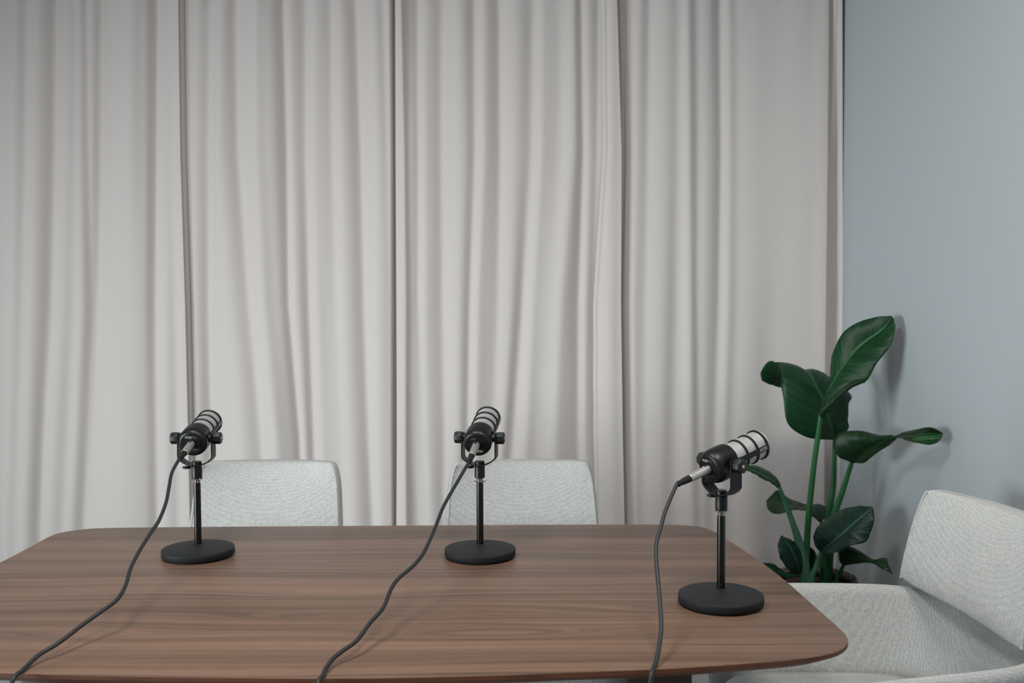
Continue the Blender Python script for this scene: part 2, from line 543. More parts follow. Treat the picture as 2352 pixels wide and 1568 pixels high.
Cc = [((908, 909, 911, 912, 911), .35), ((916, 918, 921, 922, 922), .3), ((921, 928, 932, 931, 933), (.2, .3, .1, .1, .1)), ((928, 934, 938, 937, 940), (-1, -.6, -.6, -.7, -.8)), ((938, 944, 948, 949, 954), (-.2, -.2, -.3, -.3, -.3)),
      ((951, 955, 955, 963, 975), (-.55, -.55, -.5, -.1, .1)), ((965, 968, 968, 977, 986), (.5, .5, .4, .2, .2)), ((984, 984, 985, 990, 997), (-.2, -.25, -.25, -.25, -.2)), ((1004, 1005, 1008, 1012, 1011), -.5), ((1024, 1022, 1025, 1030, 1028), .35), ((1045, 1043, 1044, 1042, 1037), .3),
      ((1064, 1064, 1056, 1052, 1046), (-.3, -.1, 0, 0, 0)), ((1080, 1083, 1073, 1068, 1060), -.7), ((1101, 1102, 1088, 1084, 1076), .6), ((1120, 1121, 1107, 1103, 1095), (-.35, -.4, -.4, -.4, -.35)), ((1138, 1142, 1136, 1128, 1120), (-.7, -.6, -.35, -.2, -.2)),
      ((1155, 1158, 1152, 1142, 1132), (.45, .45, .3, .2, .2)), ((1180, 1179, 1167, 1152, 1141), .1), ((1213, 1210, 1190, 1167, 1152), (-.5, -.5, -.7, -.75, -.7)), ((1239, 1236, 1212, 1195, 1181), (.45, .5, .65, .65, .65)), ((1254, 1252, 1234, 1220, 1208), (-.2, -.25, -.25, -.3, -.3)),
      ((1274, 1274, 1258, 1244, 1234), (-.25, -.2, 0, .05, .05)), ((1306, 1302, 1278, 1264, 1254), .3), ((1319, 1322, 1298, 1288, 1284), (-.3, -.4, -.45, -.4, -.4)), ((1328, 1332, 1322, 1322, 1328), (-1.1, -1.1, -.7, -.5, -.5)), ((1341, 1345, 1338, 1338, 1342), .55),
      ((1354, 1356, 1348, 1347, 1350), -.25), ((1371, 1367, 1357, 1354, 1357), (-.6, -.55, -.7, -.5, -.4)), ((1380, 1379, 1362, 1360, 1364), (.2, .2, -.6, -.6, -.6)), ((1388, 1389, 1367, 1366, 1371), -1), ((1398, 1399, 1377, 1377, 1382), (.6, .5, .5, .5, .5)),
      ((1408, 1410, 1395, 1396, 1402), (-.1, -.2, .2, .2, .2)), ((1413, 1420, 1413, 1416, 1421), -.2), ((1417, 1427, 1426, 1430, 1434), 0)]
curtain(Cc, [((900, 901, 902, 902, 902), 2, -.008), ((926, 933, 937, 936, 938), (8, 6, 6, 6, 6), (.014, .008, .008, .008, .008)), ((1386, 1388, 1366, 1366, 1371), 5, -.014)], 'pale curtain panel behind the chair in the middle, wide folded hem on its edge', seed=3, amp_noise=0.0013)

D = [((1402, 1406, 1404, 1406, 1408), -.2), ((1420, 1424, 1418, 1422, 1426), -.3), ((1437, 1436, 1429, 1433, 1437), -1), ((1446, 1442, 1435, 1438, 1442), .2), ((1459, 1452, 1446, 1449, 1453), .6), ((1474, 1470, 1464, 1466, 1468), -.25), ((1486, 1481, 1476, 1475, 1475), (-.5, -.35, -.2, -.1, -.1)),
     ((1501, 1497, 1490, 1490, 1490), (.4, .35, .3, .25, .25)), ((1525, 1522, 1515, 1512, 1510), .05), ((1550, 1547, 1541, 1534, 1532), (-.3, -.35, -.4, -.4, -.4)), ((1572, 1574, 1575, 1575, 1576), (.4, .45, .5, .5, .5)), ((1588, 1592, 1594, 1597, 1600), (-.7, -.7, -.6, -.55, -.5)),
     ((1612, 1612, 1610, 1612, 1614), (.1, .1, .1, 0, 0)), ((1632, 1636, 1631, 1624, 1623), -.3), ((1647, 1652, 1646, 1635, 1632), (-.8, -.6, -.5, -.3, -.3)), ((1665, 1667, 1664, 1655, 1650), (.6, .6, .55, .5, .5)), ((1684, 1686, 1682, 1671, 1667), -.25), ((1705, 1706, 1704, 1696, 1691), .12),
     (1750, (0, 0, -.12, -.22, -.22)), (1800, .1), (1850, .05), (1882, .15), ((1900, 1899, 1896, 1893, 1892), 0), ((1916, 1916, 1914, 1912, 1911), -.1), ((1935, 1936, 1937, 1936, 1935), .1)]
curtain(D, [((1392, 1394, 1392, 1394, 1396), 2, .019), ((1424, 1433, 1426, 1428, 1430), 3, (-.010, -.008, 0, 0, 0)), ((1429, 1436, 1429, 1431, 1433), 3, (.010, .008, 0, 0, 0)), ((1438, 1438, 1429, 1433, 1437), 7, -.019), ((1906, 1904, 1900, 1897, 1896), 6, (.022, .042, .046, .046, .046)), ((1916, 1913, 1912, 1912, 1912), 9, (-.020, -.006, 0, 0, 0)), ((1928, 1928, 1930, 1929, 1929), 4, (-.004, -.038, -.048, -.048, -.048))],
        'pale curtain panel in the corner behind the green plant, smooth with a narrow hemmed edge', seed=4, amp_noise=0.0009, pucker=0.8)

# ------------------------------------------------------------------ table
TZ = 0.75
TC = Vector((-0.265, 1.955, 0))
tb = thing('table', 'dark walnut table with rounded corners, microphones standing on it', 'table', (TC.x, TC.y, 0), 0.0)
PIX = [(1400, 1203.8), (1500, 1203.8), (1560, 1204.7), (1600, 1208), (1621, 1212), (1644.5, 1221.5), (1666.8, 1235.3), (1697.6, 1255.5), (1752.9, 1292.7), (1804, 1332), (1857, 1378.8), (1895, 1412), (1926, 1440), (1942.8, 1456),
       (1948.5, 1470), (1944, 1481), (1930, 1491.5), (1906, 1500), (1864, 1508), (1761, 1518.5), (1720, 1521.5), (1600, 1530), (1500, 1535.5), (1300, 1543), (1200, 1547.5), (1100, 1550.5), (950, 1554), (800, 1556), (600, 1555.5), (400, 1553.7), (200, 1549.5), (0, 1543.5)]
PLAN = [tuple(atZ(x, y, TZ).xy) for x, y in PIX]
P0, PL = Vector(PLAN[-1]), atZ(0, 1291, TZ)
PLAN += [(P0.x - 0.13, P0.y + 0.014), (P0.x - 0.22, P0.y + 0.037), (P0.x - 0.275, P0.y + 0.082), (P0.x - 0.300, P0.y + 0.16), (P0.x - 0.310, P0.y + 0.30), (PL.x + 0.001, PL.y - 0.15)]
PLAN += [tuple(atZ(x, y, TZ).xy) for x, y in [(0, 1291), (41, 1270), (82, 1248), (106, 1235), (126.5, 1226), (163, 1218.4), (204, 1213.7), (245, 1211.9), (437, 1209.6), (720, 1207.5), (1000, 1205.8), (1200, 1204.5)]]


def outline(inset=0.0, n=300):
    P = [np.array(p) - np.array((TC.x, TC.y)) for p in PLAN]
    m = len(P)
    dense = []
    for i in range(m):
        p0, p1, p2, p3 = P[i - 1], P[i], P[(i + 1) % m], P[(i + 2) % m]
        # centripetal parameters keep the spline from overshooting at the corners
        t = [0.0]
        for a, b in ((p0, p1), (p1, p2), (p2, p3)):
            t.append(t[-1] + max(1e-6, np.linalg.norm(b - a)) ** 0.5)
        for u in np.linspace(t[1], t[2], 30, endpoint=False):
            A1 = (t[1] - u) / (t[1] - t[0]) * p0 + (u - t[0]) / (t[1] - t[0]) * p1
            A2 = (t[2] - u) / (t[2] - t[1]) * p1 + (u - t[1]) / (t[2] - t[1]) * p2
            A3 = (t[3] - u) / (t[3] - t[2]) * p2 + (u - t[2]) / (t[3] - t[2]) * p3
            B1 = (t[2] - u) / (t[2] - t[0]) * A1 + (u - t[0]) / (t[2] - t[0]) * A2
            B2 = (t[3] - u) / (t[3] - t[1]) * A2 + (u - t[1]) / (t[3] - t[1]) * A3
            dense.append((t[2] - u) / (t[2] - t[1]) * B1 + (u - t[1]) / (t[2] - t[1]) * B2)
    D = np.array(dense)
    for _ in range(12):      # smooth out measuring noise
        D = 0.5 * D + 0.25 * (np.roll(D, 1, 0) + np.roll(D, -1, 0))
    L_ = np.r_[0, np.cumsum(np.linalg.norm(np.roll(D, -1, 0) - D, axis=1))]
    q = np.linspace(0, L_[-1], n, endpoint=False)
    Dx = np.vstack([D, D[:1]])
    out = [Vector((np.interp(v_, L_, Dx[:, 0]), np.interp(v_, L_, Dx[:, 1]))) for v_ in q]
    if sum(out[k].x * out[k - 1].y - out[k - 1].x * out[k].y for k in range(n)) > 0: out = out[::-1]          # counter-clockwise
    if inset:
        res = []
        for i in range(n):
            t = (out[(i + 1) % n] - out[i - 1]).normalized()
            res.append(out[i] - Vector((t.y, -t.x)) * inset)
        out = res
    return out


bm = bmesh.new()
L = []
for ins, z in [(0.0016, TZ), (0.0005, TZ - 0.0006), (0.0, TZ - 0.0016)]:
    L.append([bm.verts.new((p.x, p.y, z)) for p in outline(ins)])
grid_faces(bm, [list(r) for r in L], closev=True)
bm.faces.new(L[0]); bm.faces.new(L[-1][::-1])
obj('tabletop', bm, M_wood, tb, smooth=30)
bm = bmesh.new()
L = []
for ins, z in [(0.0, TZ - 0.0016), (0.0, TZ - 0.0075), (0.0015, TZ - 0.009), (0.034, TZ - 0.026)]:
    L.append([bm.verts.new((p.x, p.y, z)) for p in outline(ins)])
grid_faces(bm, L, closev=True)
bm.faces.new(L[-1][::-1])
bm.faces.new(L[0])
o = obj('edge_band', bm, M_edge, tb, smooth=30)
o['label'] = 'reddish brown bevelled edge'
for sx in (1, -1):
    for sy in (1, -1):
        bm = bmesh.new()
        x0, x1 = sorted((sx * 0.455, sx * 0.565) if sy < 0 else (sx * 0.520, sx * 0.630))
        y0, y1 = sorted((sy * 0.27, sy * 0.31) if sy < 0 else (sy * 0.175, sy * 0.215))
        box(bm, (x0, y0, 0), (x1, y1, TZ - 0.026), 0.006)
        for vv in bm.verts:
            t = 1 - vv.co.z / TZ
            vv.co.x = vv.co.x * (1 - 0.02 * t) + sx * 0.02 * t
        obj('leg', bm, M_legshade, tb)
bm = bmesh.new()
box(bm, (-0.50, -0.05, TZ - 0.072), (0.50, 0.05, TZ - 0.026), 0.004)
obj('underframe', bm, M_legshade, tb)


# ------------------------------------------------------------------ chairs
def chair(x, y, rz, label, pw=0.204, ztop=0.853):
    """Upholstered tub chair: faces -y before turning."""
    t = thing('armchair', label, 'chair', (x, y, 0), rz, 'pale upholstered armchairs round the table')
    # seat cushion: rounded slab with a soft crown
    bm = bmesh.new()
    G = []
    def plan(u, s):
        c, sn = math.cos(u), math.sin(u)
        e = 0.42
        y_ = -0.02 + s * 0.225 * math.copysign(abs(sn) ** e, sn)
        return (s * 0.264 * math.copysign(abs(c) ** e, c) * (1.0 - 0.145 * min(1.0, max(0.0, (y_ + 0.235) / 0.34))), y_)
    prof = [(0.0, 0.372), (0.90, 0.372), (0.97, 0.380), (1.0, 0.400), (1.0, 0.438), (0.975, 0.458), (0.93, 0.468), (0.8, 0.475), (0.55, 0.480), (0.25, 0.482), (0.0, 0.4825)]
    N = 72
    for s, z in prof[1:-1]:
        G.append([bm.verts.new((*plan(2 * math.pi * k / N, s), z)) for k in range(N)])
    grid_faces(bm, G, closev=True)
    bm.faces.new(G[0][::-1])
    c = bm.verts.new((0, -0.02, 0.4825))
    for k in range(N):
        bm.faces.new((G[-1][k], G[-1][(k + 1) % N], c))
    obj('seat', bm, M_cloth, t, smooth=60)
    # tub shell: arms and lower back in one sweep, flaring outwards to a rounded rim
    bm = bmesh.new()
    nU = 81
    G = []
    w0, yb, yf, rc = 0.256, 0.245, -0.235, 0.17
    taper = lambda y_: 1.0 - 0.145 * min(1.0, max(0.0, (y_ + 0.235) / 0.34))
    seg = [(yb - rc - yf), rc * math.pi / 2, 2 * (w0 - rc), rc * math.pi / 2, (yb - rc - yf)]
    tot = sum(seg)
    def path(s):
        a = seg[0]
        if s <= a: return Vector((w0, yf + s)), Vector((1, 0))
        s -= a
        if s <= seg[1]:
            th = s / rc
            return Vector((w0 - rc + rc * math.cos(th), yb - rc + rc * math.sin(th))), Vector((math.cos(th), math.sin(th)))
        s -= seg[1]
        if s <= seg[2]: return Vector((w0 - rc - s, yb)), Vector((0, 1))
        s -= seg[2]
        if s <= seg[3]:
            th = math.pi / 2 + s / rc
            return Vector((-(w0 - rc) + rc * math.cos(th), yb - rc + rc * math.sin(th))), Vector((math.cos(th), math.sin(th)))
        s -= seg[3]
        return Vector((-w0, yb - rc - s)), Vector((-1, 0))
    for i in range(nU):
        s = tot * i / (nU - 1)
        p, n = path(s)
        e = min(s, tot - s)
        endround = 1.0 - max(0.0, 1 - e / 0.018) ** 2 * 0.55      # the arm fronts are rounded
        front = max(0.0, 1 - e / 0.34)
        zr = 0.652 - 0.004 * front ** 2
        th = 0.040 * endround
        mid = 0.020
        sec = []
        def add(off, z):
            f = (z - 0.30) / 0.36
            fl = 0.040 * max(0, f) ** 1.5
            q = p + n * (mid + (off - 0.5) * th + fl)
            sec.append(bm.verts.new((q.x * taper(q.y), q.y, z)))
        for z in (0.30, 0.36, 0.42, 0.48, 0.54, 0.59, zr - 0.020): add(0.0, z)
        for a in (20, 45, 70, 90, 110, 135, 160):
            add(0.5 - 0.5 * math.cos(R(a)), zr - 0.020 + 0.020 * math.sin(R(a)))
        for z in (zr - 0.020, 0.59, 0.54, 0.48, 0.42, 0.36, 0.30): add(1.0, z)
        G.append(sec)
    grid_faces(bm, G, closev=True)
    bm.faces.new(G[0]); bm.faces.new(G[-1][::-1])
    obj('shell', bm, M_cloth, t, smooth=60)
    # base panel under the seat
    bm = bmesh.new()
    G = []
    for s, z in [(0.80, 0.296), (0.99, 0.298), (1.02, 0.31), (1.02, 0.368), (0.9, 0.371)]:
        G.append([bm.verts.new((*plan(2 * math.pi * k / N, s), z)) for k in range(N)])
    grid_faces(bm, G, closev=True)
    bm.faces.new(G[0][::-1]); bm.faces.new(G[-1])
    obj('seat_base', bm, M_cloth, t, smooth=50)
    # back pad: concave, leaning back, with piped edges
    bm = bmesh.new()
    nu, nv = 34, 22
    def padpt(u, v, d):
        # u -1..1 across, v 0..1 up, d 0 front .. 1 rear
        hwid = pw - 0.012 * v - 0.014 * v ** 6
        # rounded top corners
        zt = ztop - 0.004 * abs(u) ** 8 + 0.009 * u * u
        zb = 0.664 + 0.010 * abs(u) ** 8
        z = zb + (zt - zb) * v
        x = u * hwid
        yb_ = 0.205 + 0.085 * v ** 1.15
        curve = -(0.018 + 0.040 * v) * abs(u) ** 2.2
        puff = -0.012 * (1 - u ** 4) * (1 - (2 * v - 1) ** 4)
        yy = yb_ + curve
        th = 0.055
        return Vector((x, yy + (puff if d == 0 else th + 0.006 * (1 - u * u)), z - (0.012 if d else 0) * (v - 0.5)))
    Ff, Bb = [], []
    for i in range(nu + 1):
        u = -1 + 2 * i / nu
        Ff.append([bm.verts.new(padpt(u, j / nv, 0)) for j in range(nv + 1)])
        Bb.append([bm.verts.new(padpt(u, j / nv, 1)) for j in range(nv + 1)])
    grid_faces(bm, Ff); grid_faces(bm, Bb)
    rim = lambda A: [A[i][0] for i in range(nu)] + [A[nu][j] for j in range(nv)] + [A[i][nv] for i in range(nu, 0, -1)] + [A[0][j] for j in range(nv, 0, -1)]
    a, b = rim(Ff), rim(Bb)
    # the side band bulges out between its two seams
    side = []
    for k in range(len(a)):
        m = (a[k].co + b[k].co) / 2
        cen = Vector((0, m.y, 0.745))
        o_ = (m - cen); o_.y = 0
        side.append(bm.verts.new(m + o_.normalized() * 0.006))
    for k in range(len(a)):
        k2 = (k + 1) % len(a)
        bm.faces.new((a[k], a[k2], side[k2], side[k]))
        bm.faces.new((side[k], side[k2], b[k2], b[k]))
    pad = obj('backrest', bm, M_cloth, t, smooth=50)
    bv = pad.modifiers.new('soft_edge', 'BEVEL'); bv.width = 0.007; bv.segments = 3; bv.limit_method = 'ANGLE'; bv.angle_limit = R(40)
    # piping along the front outline
    P = [padpt(-1, j / 30, 0) for j in range(0, 31)]
    Q = [padpt(1, j / 30, 0) for j in range(0, 31)]
    for pts in (P, Q):
        bm = bmesh.new()
        sgn = 1 if pts[0].x > 0 else -1
        tube(bm, [p + Vector((-sgn * 0.003, 0.002, -0.004 * (k == 30))) for k, p in enumerate(pts)], 0.0034, 8)
        obj('piping', bm, M_cloth, pad)
    for sx in (1, -1):
        for sy in (1, -1):
            bm = bmesh.new()
            tube(bm, [Vector((sx * 0.235, sy * 0.205, 0.0)), Vector((sx * 0.185, sy * 0.165, 0.305))], [0.011, 0.019], 20)
            obj('leg', bm, M_chairleg, t)
    return t


chair(-0.675, 2.47, R(-1.5), 'pale grey upholstered chair tucked in behind the table, second from the plant')
chair(0.028, 2.46, R(1.0), 'pale grey upholstered chair tucked in behind the table, nearest to the plant')
chair(0.705, 1.974, R(-90 + 4.5), 'pale grey upholstered armchair at the end of the table beside the grey wall', 0.234, 0.872)


# ------------------------------------------------------------------ lettering
def letters(txt, size, depth=0.0002, bold=0.0):
    cu = bpy.data.curves.new('lettering', 'FONT')
    cu.body = txt
    cu.size = size
    cu.align_x = 'CENTER'; cu.align_y = 'CENTER'
    cu.extrude = depth
    cu.offset = bold
    o = bpy.data.objects.new('lettering', cu)
    C.objects.link(o)
    dg = bpy.context.evaluated_depsgraph_get()
    me = bpy.data.meshes.new_from_object(o.evaluated_get(dg))
    bpy.data.objects.remove(o)
    bpy.data.curves.remove(cu)
    bm = bmesh.new()
    bm.from_mesh(me)
    bpy.data.meshes.remove(me)
    return bm


# ------------------------------------------------------------------ microphone stands
def stand(px, py, label, ring_low):
    p = atZ(px, py, TZ + 0.0185)
    t = thing('microphone_stand', label, 'microphone stand', (p.x, p.y, TZ), -math.atan2(p.x, p.y), 'round based desk microphone stands')
    bm = bmesh.new()
    lathe(bm, [(0.0715, 0.0030), (0.0758, 0.0034), (0.0768, 0.0046), (0.0768, 0.0160), (0.0763, 0.0172), (0.0750, 0.0180), (0.040, 0.0186), (0.001, 0.0187)], 96)
    obj('base', bm, M_base, t, smooth=50)
    bm = bmesh.new()
    lathe(bm, [(0.060, 0.0), (0.0705, 0.0), (0.0715, 0.0010), (0.0715, 0.0031), (0.060, 0.0031)], 72, capb=True, capt=True)
    obj('rubber_foot', bm, M_rub, t)
    M = Matrix.Translation((0, 0.036, 0))
    bm = bmesh.new()
    lathe(bm, [(0.0077, 0.0186), (0.0077, 0.150), (0.0073, 0.1535)], 32, M)
    obj('pole', bm, M_pole, t)
    for z, dz in ((0.026, 0.002), (0.143, 0.002)):       # small stop pins
        bm = bmesh.new()
        lathe(bm, [(0.0011, -0.0008), (0.0011, 0.0010), (0.0006, 0.0014)], 10, Matrix.Translation((0.001, 0.036 - 0.0077, z)) @ Matrix.Rotation(R(90), 4, 'X'))
        obj('pin', bm, M_pole, t)
    bm = bmesh.new()
    prof = []
    z = 0.1535
    while z < 0.1645:
        prof += [(0.0066, z), (0.0074, z + 0.0006)]
        z += 0.0012
    lathe(bm, prof, 32, M)
    obj('thread', bm, M_chr, t)
    bm = bmesh.new()
    zr = 0.1555 if ring_low else 0.1618
    n = 72
    prof = [(0.0068, zr), (0.0125, zr), (0.0130, zr + 0.0006), (0.0130, zr + 0.0018), (0.0122, zr + 0.0024), (0.0068, zr + 0.0024)]
    G = []
    for r, z in prof:
        ring = []
        for k in range(n):
            a = 2 * math.pi * k / n
            rr = r if r < 0.008 else r - 0.0028 * (1 if (k // 6) % 2 else 0)
            ring.append(bm.verts.new((rr * math.cos(a), 0.036 + rr * math.sin(a), z)))
        G.append(ring)
    grid_faces(bm, G, closeu=True, closev=True)
    obj('lock_ring', bm, M_chr, t)
    u = Vector((p.x, p.y)).normalized() * 0.036
    return Vector((p.x + u.x, p.y + u.y, TZ + 0.1645))


# ------------------------------------------------------------------ microphones
LR, LF = -0.033, 0.097      # rear face and front ring along the axis, from the pivot


def mic(pos, yaw, pitch, label, flip=False):
    t = thing('microphone', label, 'microphone', pos, -yaw, 'black broadcast microphones')
    PZ = 0.0878
    # --- mount sleeve and bolt
    bm = bmesh.new()
    lathe(bm, [(0.0105, 0.0), (0.0113, 0.0008), (0.0113, 0.0250), (0.0106, 0.0262)], 36)
    obj('mount_sleeve', bm, M_blk, t)
    # --- yoke: U-shaped strap
    bm = bmesh.new()
    hw, wd, th = 0.0372, 0.0138, 0.0028
    path = [(hw, PZ + 0.011), (hw, PZ), (hw, 0.066), (hw, 0.0500), (hw - 0.0012, 0.0445), (hw - 0.0060, 0.0392), (0.0225, 0.0335), (0.0115, 0.0290), (0.0, 0.0277)]
    path = [tuple(q) for q in catmull(path, 36)]
    full = path + [(-x, z) for x, z in path[-2::-1]]
    P = [Vector((x, 0, z)) for x, z in full]
    secs = []
    for i, p in enumerate(P):
        tg = (P[min(i + 1, len(P) - 1)] - P[max(i - 1, 0)]).normalized()
        nn = Vector((tg.z, 0, -tg.x))
        w = wd
        if i in (0, len(P) - 1): w = wd * 0.55
        secs.append([bm.verts.new(p + nn * a * th / 2 + Vector((0, b * w, 0))) for a, b in ((1, 1), (1, -1), (-1, -1), (-1, 1))])
    grid_faces(bm, secs, closev=True)
    bm.faces.new(secs[0]); bm.faces.new(secs[-1][::-1])
    yk = obj('yoke', bm, M_blk, t, smooth=40)
    bvm = yk.modifiers.new('rounded_edge', 'BEVEL'); bvm.width = 0.0006; bvm.segments = 2; bvm.limit_method = 'ANGLE'
    bm = bmesh.new()
    lathe(bm, [(0.0103, 0.0292), (0.0103, 0.0355), (0.0095, 0.0368)], 32)
    obj('yoke_bolt', bm, M_blk, t)
    bm = bmesh.new()
    lathe(bm, [(0.0078, -0.0022), (0.0092, -0.0010), (0.0092, 0.0016), (0.0080, 0.0026)], 28, Matrix.Translation((-0.021, -0.004, 0.0235)))
    obj('clamp_washer', bm, M_blk, t)
    # --- knobs (eight-sided)
    for s in (1, -1):
        bm = bmesh.new()
        M = Matrix.Translation((s * 0.0388, 0, PZ)) @ Matrix.Rotation(R(90) * s, 4, 'Y') @ Matrix.Rotation(R(22.5), 4, 'Z')
        lathe(bm, [(0.0090, -0.0105), (0.0090, 0.0)], 24, M)
        lathe(bm, [(0.0122, 0.0), (0.0136, 0.0012), (0.0136, 0.0143), (0.0128, 0.0158), (0.0112, 0.0166)], 8, M)
        kb = obj('knob', bm, M_knob, t, smooth=30)
        bv = kb.modifiers.new('soft', 'BEVEL'); bv.width = 0.0010; bv.segments = 2; bv.limit_method = 'ANGLE'; bv.angle_limit = R(30)
        bm = bmesh.new()
        lathe(bm, [(0.0030, 0.0164), (0.0030, 0.0171), (0.0024, 0.0174)], 16, M)
        obj('screw', bm, M_brass, kb)
    # --- body (axis +y), tilted about the pivot
    T = Matrix.Translation((0, 0, PZ)) @ Matrix.Rotation(pitch, 4, 'X')
    AX = T @ Matrix.Rotation(R(-90), 4, 'X')          # lathe z -> +y
    bm = bmesh.new()
    prof = [(0.0015, LR + 0.0007), (0.0212, LR + 0.0007), (0.0218, LR), (0.0235, LR + 0.0001), (0.0258, LR + 0.0011), (0.0280, LR + 0.0030), (0.0298, LR + 0.0060), (0.0311, LR + 0.0100),
            (0.0319, LR + 0.0150), (0.0321, LR + 0.020), (0.0320, LR + 0.032), (0.0316, LR + 0.042), (0.0311, LR + 0.0465), (0.0302, LR + 0.0495), (0.0285, LR + 0.0505), (0.010, LR + 0.0505)]
    rings = lathe(bm, prof, 96)
    for ring in rings:                                   # flats beside the pivots
        for vv in ring:
            if vv.co.z > LR + 0.009:
                k = min(1.0, (vv.co.z - LR - 0.009) / 0.012)
                lim = 0.0321 - 0.0062 * k
                if abs(vv.co.x) > lim: vv.co.x = math.copysign(lim, vv.co.x)
    bm.transform(AX)
    body = obj('body', bm, M_blk, t, smooth=35)
    bm = bmesh.new()
    lathe(bm, [(0.0012, LR + 0.0003), (0.0206, LR + 0.0003), (0.0211, LR + 0.0009)], 64, AX, capt=False)
    obj('rear_panel', bm, M_face, body, smooth=30)
    # rear lettering
    roll = math.pi if flip else 0.0
    RF = T @ Matrix.Translation((0, LR + 0.00020, 0)) @ Matrix.Rotation(roll, 4, 'Y') @ Matrix.Rotation(R(90), 4, 'X')
    for txt, sz, x, y, bold, mt in (('POD', 0.0068, -0.0053, 0.0150, 0.00017, M_ink), ('MIC', 0.0068, 0.0066, 0.0150, -0.00003, M_ink2)):
        b2 = letters(txt, sz, 0.00012, bold)
        b2.transform(RF @ Matrix.Translation((x, y, 0)))
        obj('lettering', b2, mt, body, recalc=False)
    # fine print too small to read: rows of tiny marks
    b2 = bmesh.new()
    for y, x0, x1 in ((-0.0125, 0.0020, 0.0125), (-0.0150, 0.0010, 0.0095), (0.0008, 0.0135, 0.0172)):
        x = x0
        while x < x1:
            w_ = rng.uniform(0.0006, 0.0014)
            box(b2, (x, y - 0.00045, -0.00012), (min(x + w_, x1), y + 0.00045, 0.00012))
            x += w_ + 0.00035
    b2.transform(RF)
    obj('fine_print', b2, M_ink2, body)
    # --- cage: rings and two side spines
    bm = bmesh.new()
    for y, hw_, ro in ((LR + 0.0760, 0.0020, 0.0290), (LR + 0.1020, 0.0020, 0.0290), (LR + 0.1275, 0.0022, 0.0292)):
        ri = ro - 0.0030
        G = []
        n = 80
        for r, z in ((ri, y - hw_), (ro - 0.0006, y - hw_), (ro, y - hw_ + 0.0006), (ro, y + hw_ - 0.0006), (ro - 0.0006, y + hw_), (ri, y + hw_)):
            G.append([bm.verts.new((r * math.cos(2 * math.pi * k / n), r * math.sin(2 * math.pi * k / n), z)) for k in range(n)])
        grid_faces(bm, G, closeu=True, closev=True)
    for s in (0, math.pi):
        # spine: follows the cylinder, wider towards the body
        nL, nA = 28, 8
        Go, Gi = [], []
        for i in range(nL + 1):
            y = LR + 0.046 + 0.0815 * i / nL
            q = (y - LR)
            # fillets where the spine meets each ring
            wide = 0.17 + 0.10 * math.exp(-abs(q - 0.049) / 0.006) + 0.07 * sum(math.exp(-abs(q - c) / 0.0035) for c in (0.0760, 0.1020, 0.1275))
            Go.append([bm.verts.new((0.0292 * math.cos(s + wide * (2 * j / nA - 1)), 0.0292 * math.sin(s + wide * (2 * j / nA - 1)), y)) for j in range(nA + 1)])
            Gi.append([bm.verts.new((0.0262 * math.cos(s + wide * (2 * j / nA - 1)), 0.0262 * math.sin(s + wide * (2 * j / nA - 1)), y)) for j in range(nA + 1)])
        grid_faces(bm, Go); grid_faces(bm, Gi)
        for i in range(nL):
            for j in (0, nA):
                bm.faces.new((Go[i][j], Go[i + 1][j], Gi[i + 1][j], Gi[i][j]))
        for i in (0, nL):
            for j in range(nA):
                bm.faces.new((Go[i][j], Go[i][j + 1], Gi[i][j + 1], Gi[i][j]))
    bm.transform(AX)
    obj('cage', bm, M_blk, t, smooth=35)
    # maker's word on each spine
    for s in (1, -1):
        b2 = letters('RØDE', 0.0085, 0.0001, 0.00020)
        rollm = Matrix.Rotation(math.pi if flip else 0, 4, 'Y')
        if s == 1:
            Mx = T @ rollm @ Matrix.Translation((0.0293, LR + 0.1140, 0)) @ Matrix(((0, 0, 1, 0), (1, 0, 0, 0), (0, 1, 0, 0), (0, 0, 0, 1)))
        else:
            Mx = T @ rollm @ Matrix.Translation((-0.0293, LR + 0.1140, 0)) @ Matrix(((0, 0, -1, 0), (-1, 0, 0, 0), (0, 1, 0, 0), (0, 0, 0, 1)))
        b2.transform(Mx @ Matrix.Scale(0.82, 4, (1, 0, 0)))
        obj('lettering', b2, M_ink2 if False else M_ink, t, recalc=False)
    # --- wire mesh basket with a domed front, foam inside
    bm = bmesh.new()
    uvl = bm.loops.layers.uv.new('UVMap')
    prof = [(0.0262, LR + 0.048)] + [(0.0262, LR + 0.048 + 0.0800 * k / 10) for k in range(1, 11)] + [(0.0276, LR + 0.1302), (0.0280, LR + 0.1322), (0.0274, LR + 0.1342), (0.0256, LR + 0.1358), (0.0200, LR + 0.1374), (0.0120, LR + 0.1382), (0.0010, LR + 0.1385)]
    segs = 64
    rings = lathe(bm, prof, segs)
    cum = [0]
    for i in range(1, len(prof)):
        cum.append(cum[-1] + math.hypot(prof[i][0] - prof[i - 1][0], prof[i][1] - prof[i - 1][1]))
    idx = {}
    for i, ring in enumerate(rings):
        for k, vv in enumerate(ring): idx[vv] = (i, k)
    NW = 54      # wires round the basket
    for f_ in bm.faces:
        ks = [idx[l_.vert][1] for l_ in f_.loops]
        wrap = max(ks) - min(ks) > segs / 2
        for l_ in f_.loops:
            i, k = idx[l_.vert]
            kk = k + segs if (wrap and k < segs / 2) else k
            l_[uvl].uv = (kk / segs * NW, cum[i] / (2 * math.pi * 0.0262) * NW)
    bm.transform(AX)
    bk = obj('mesh_basket', bm, M_mesh, t, smooth=60)
    return t, t.matrix_basis @ T


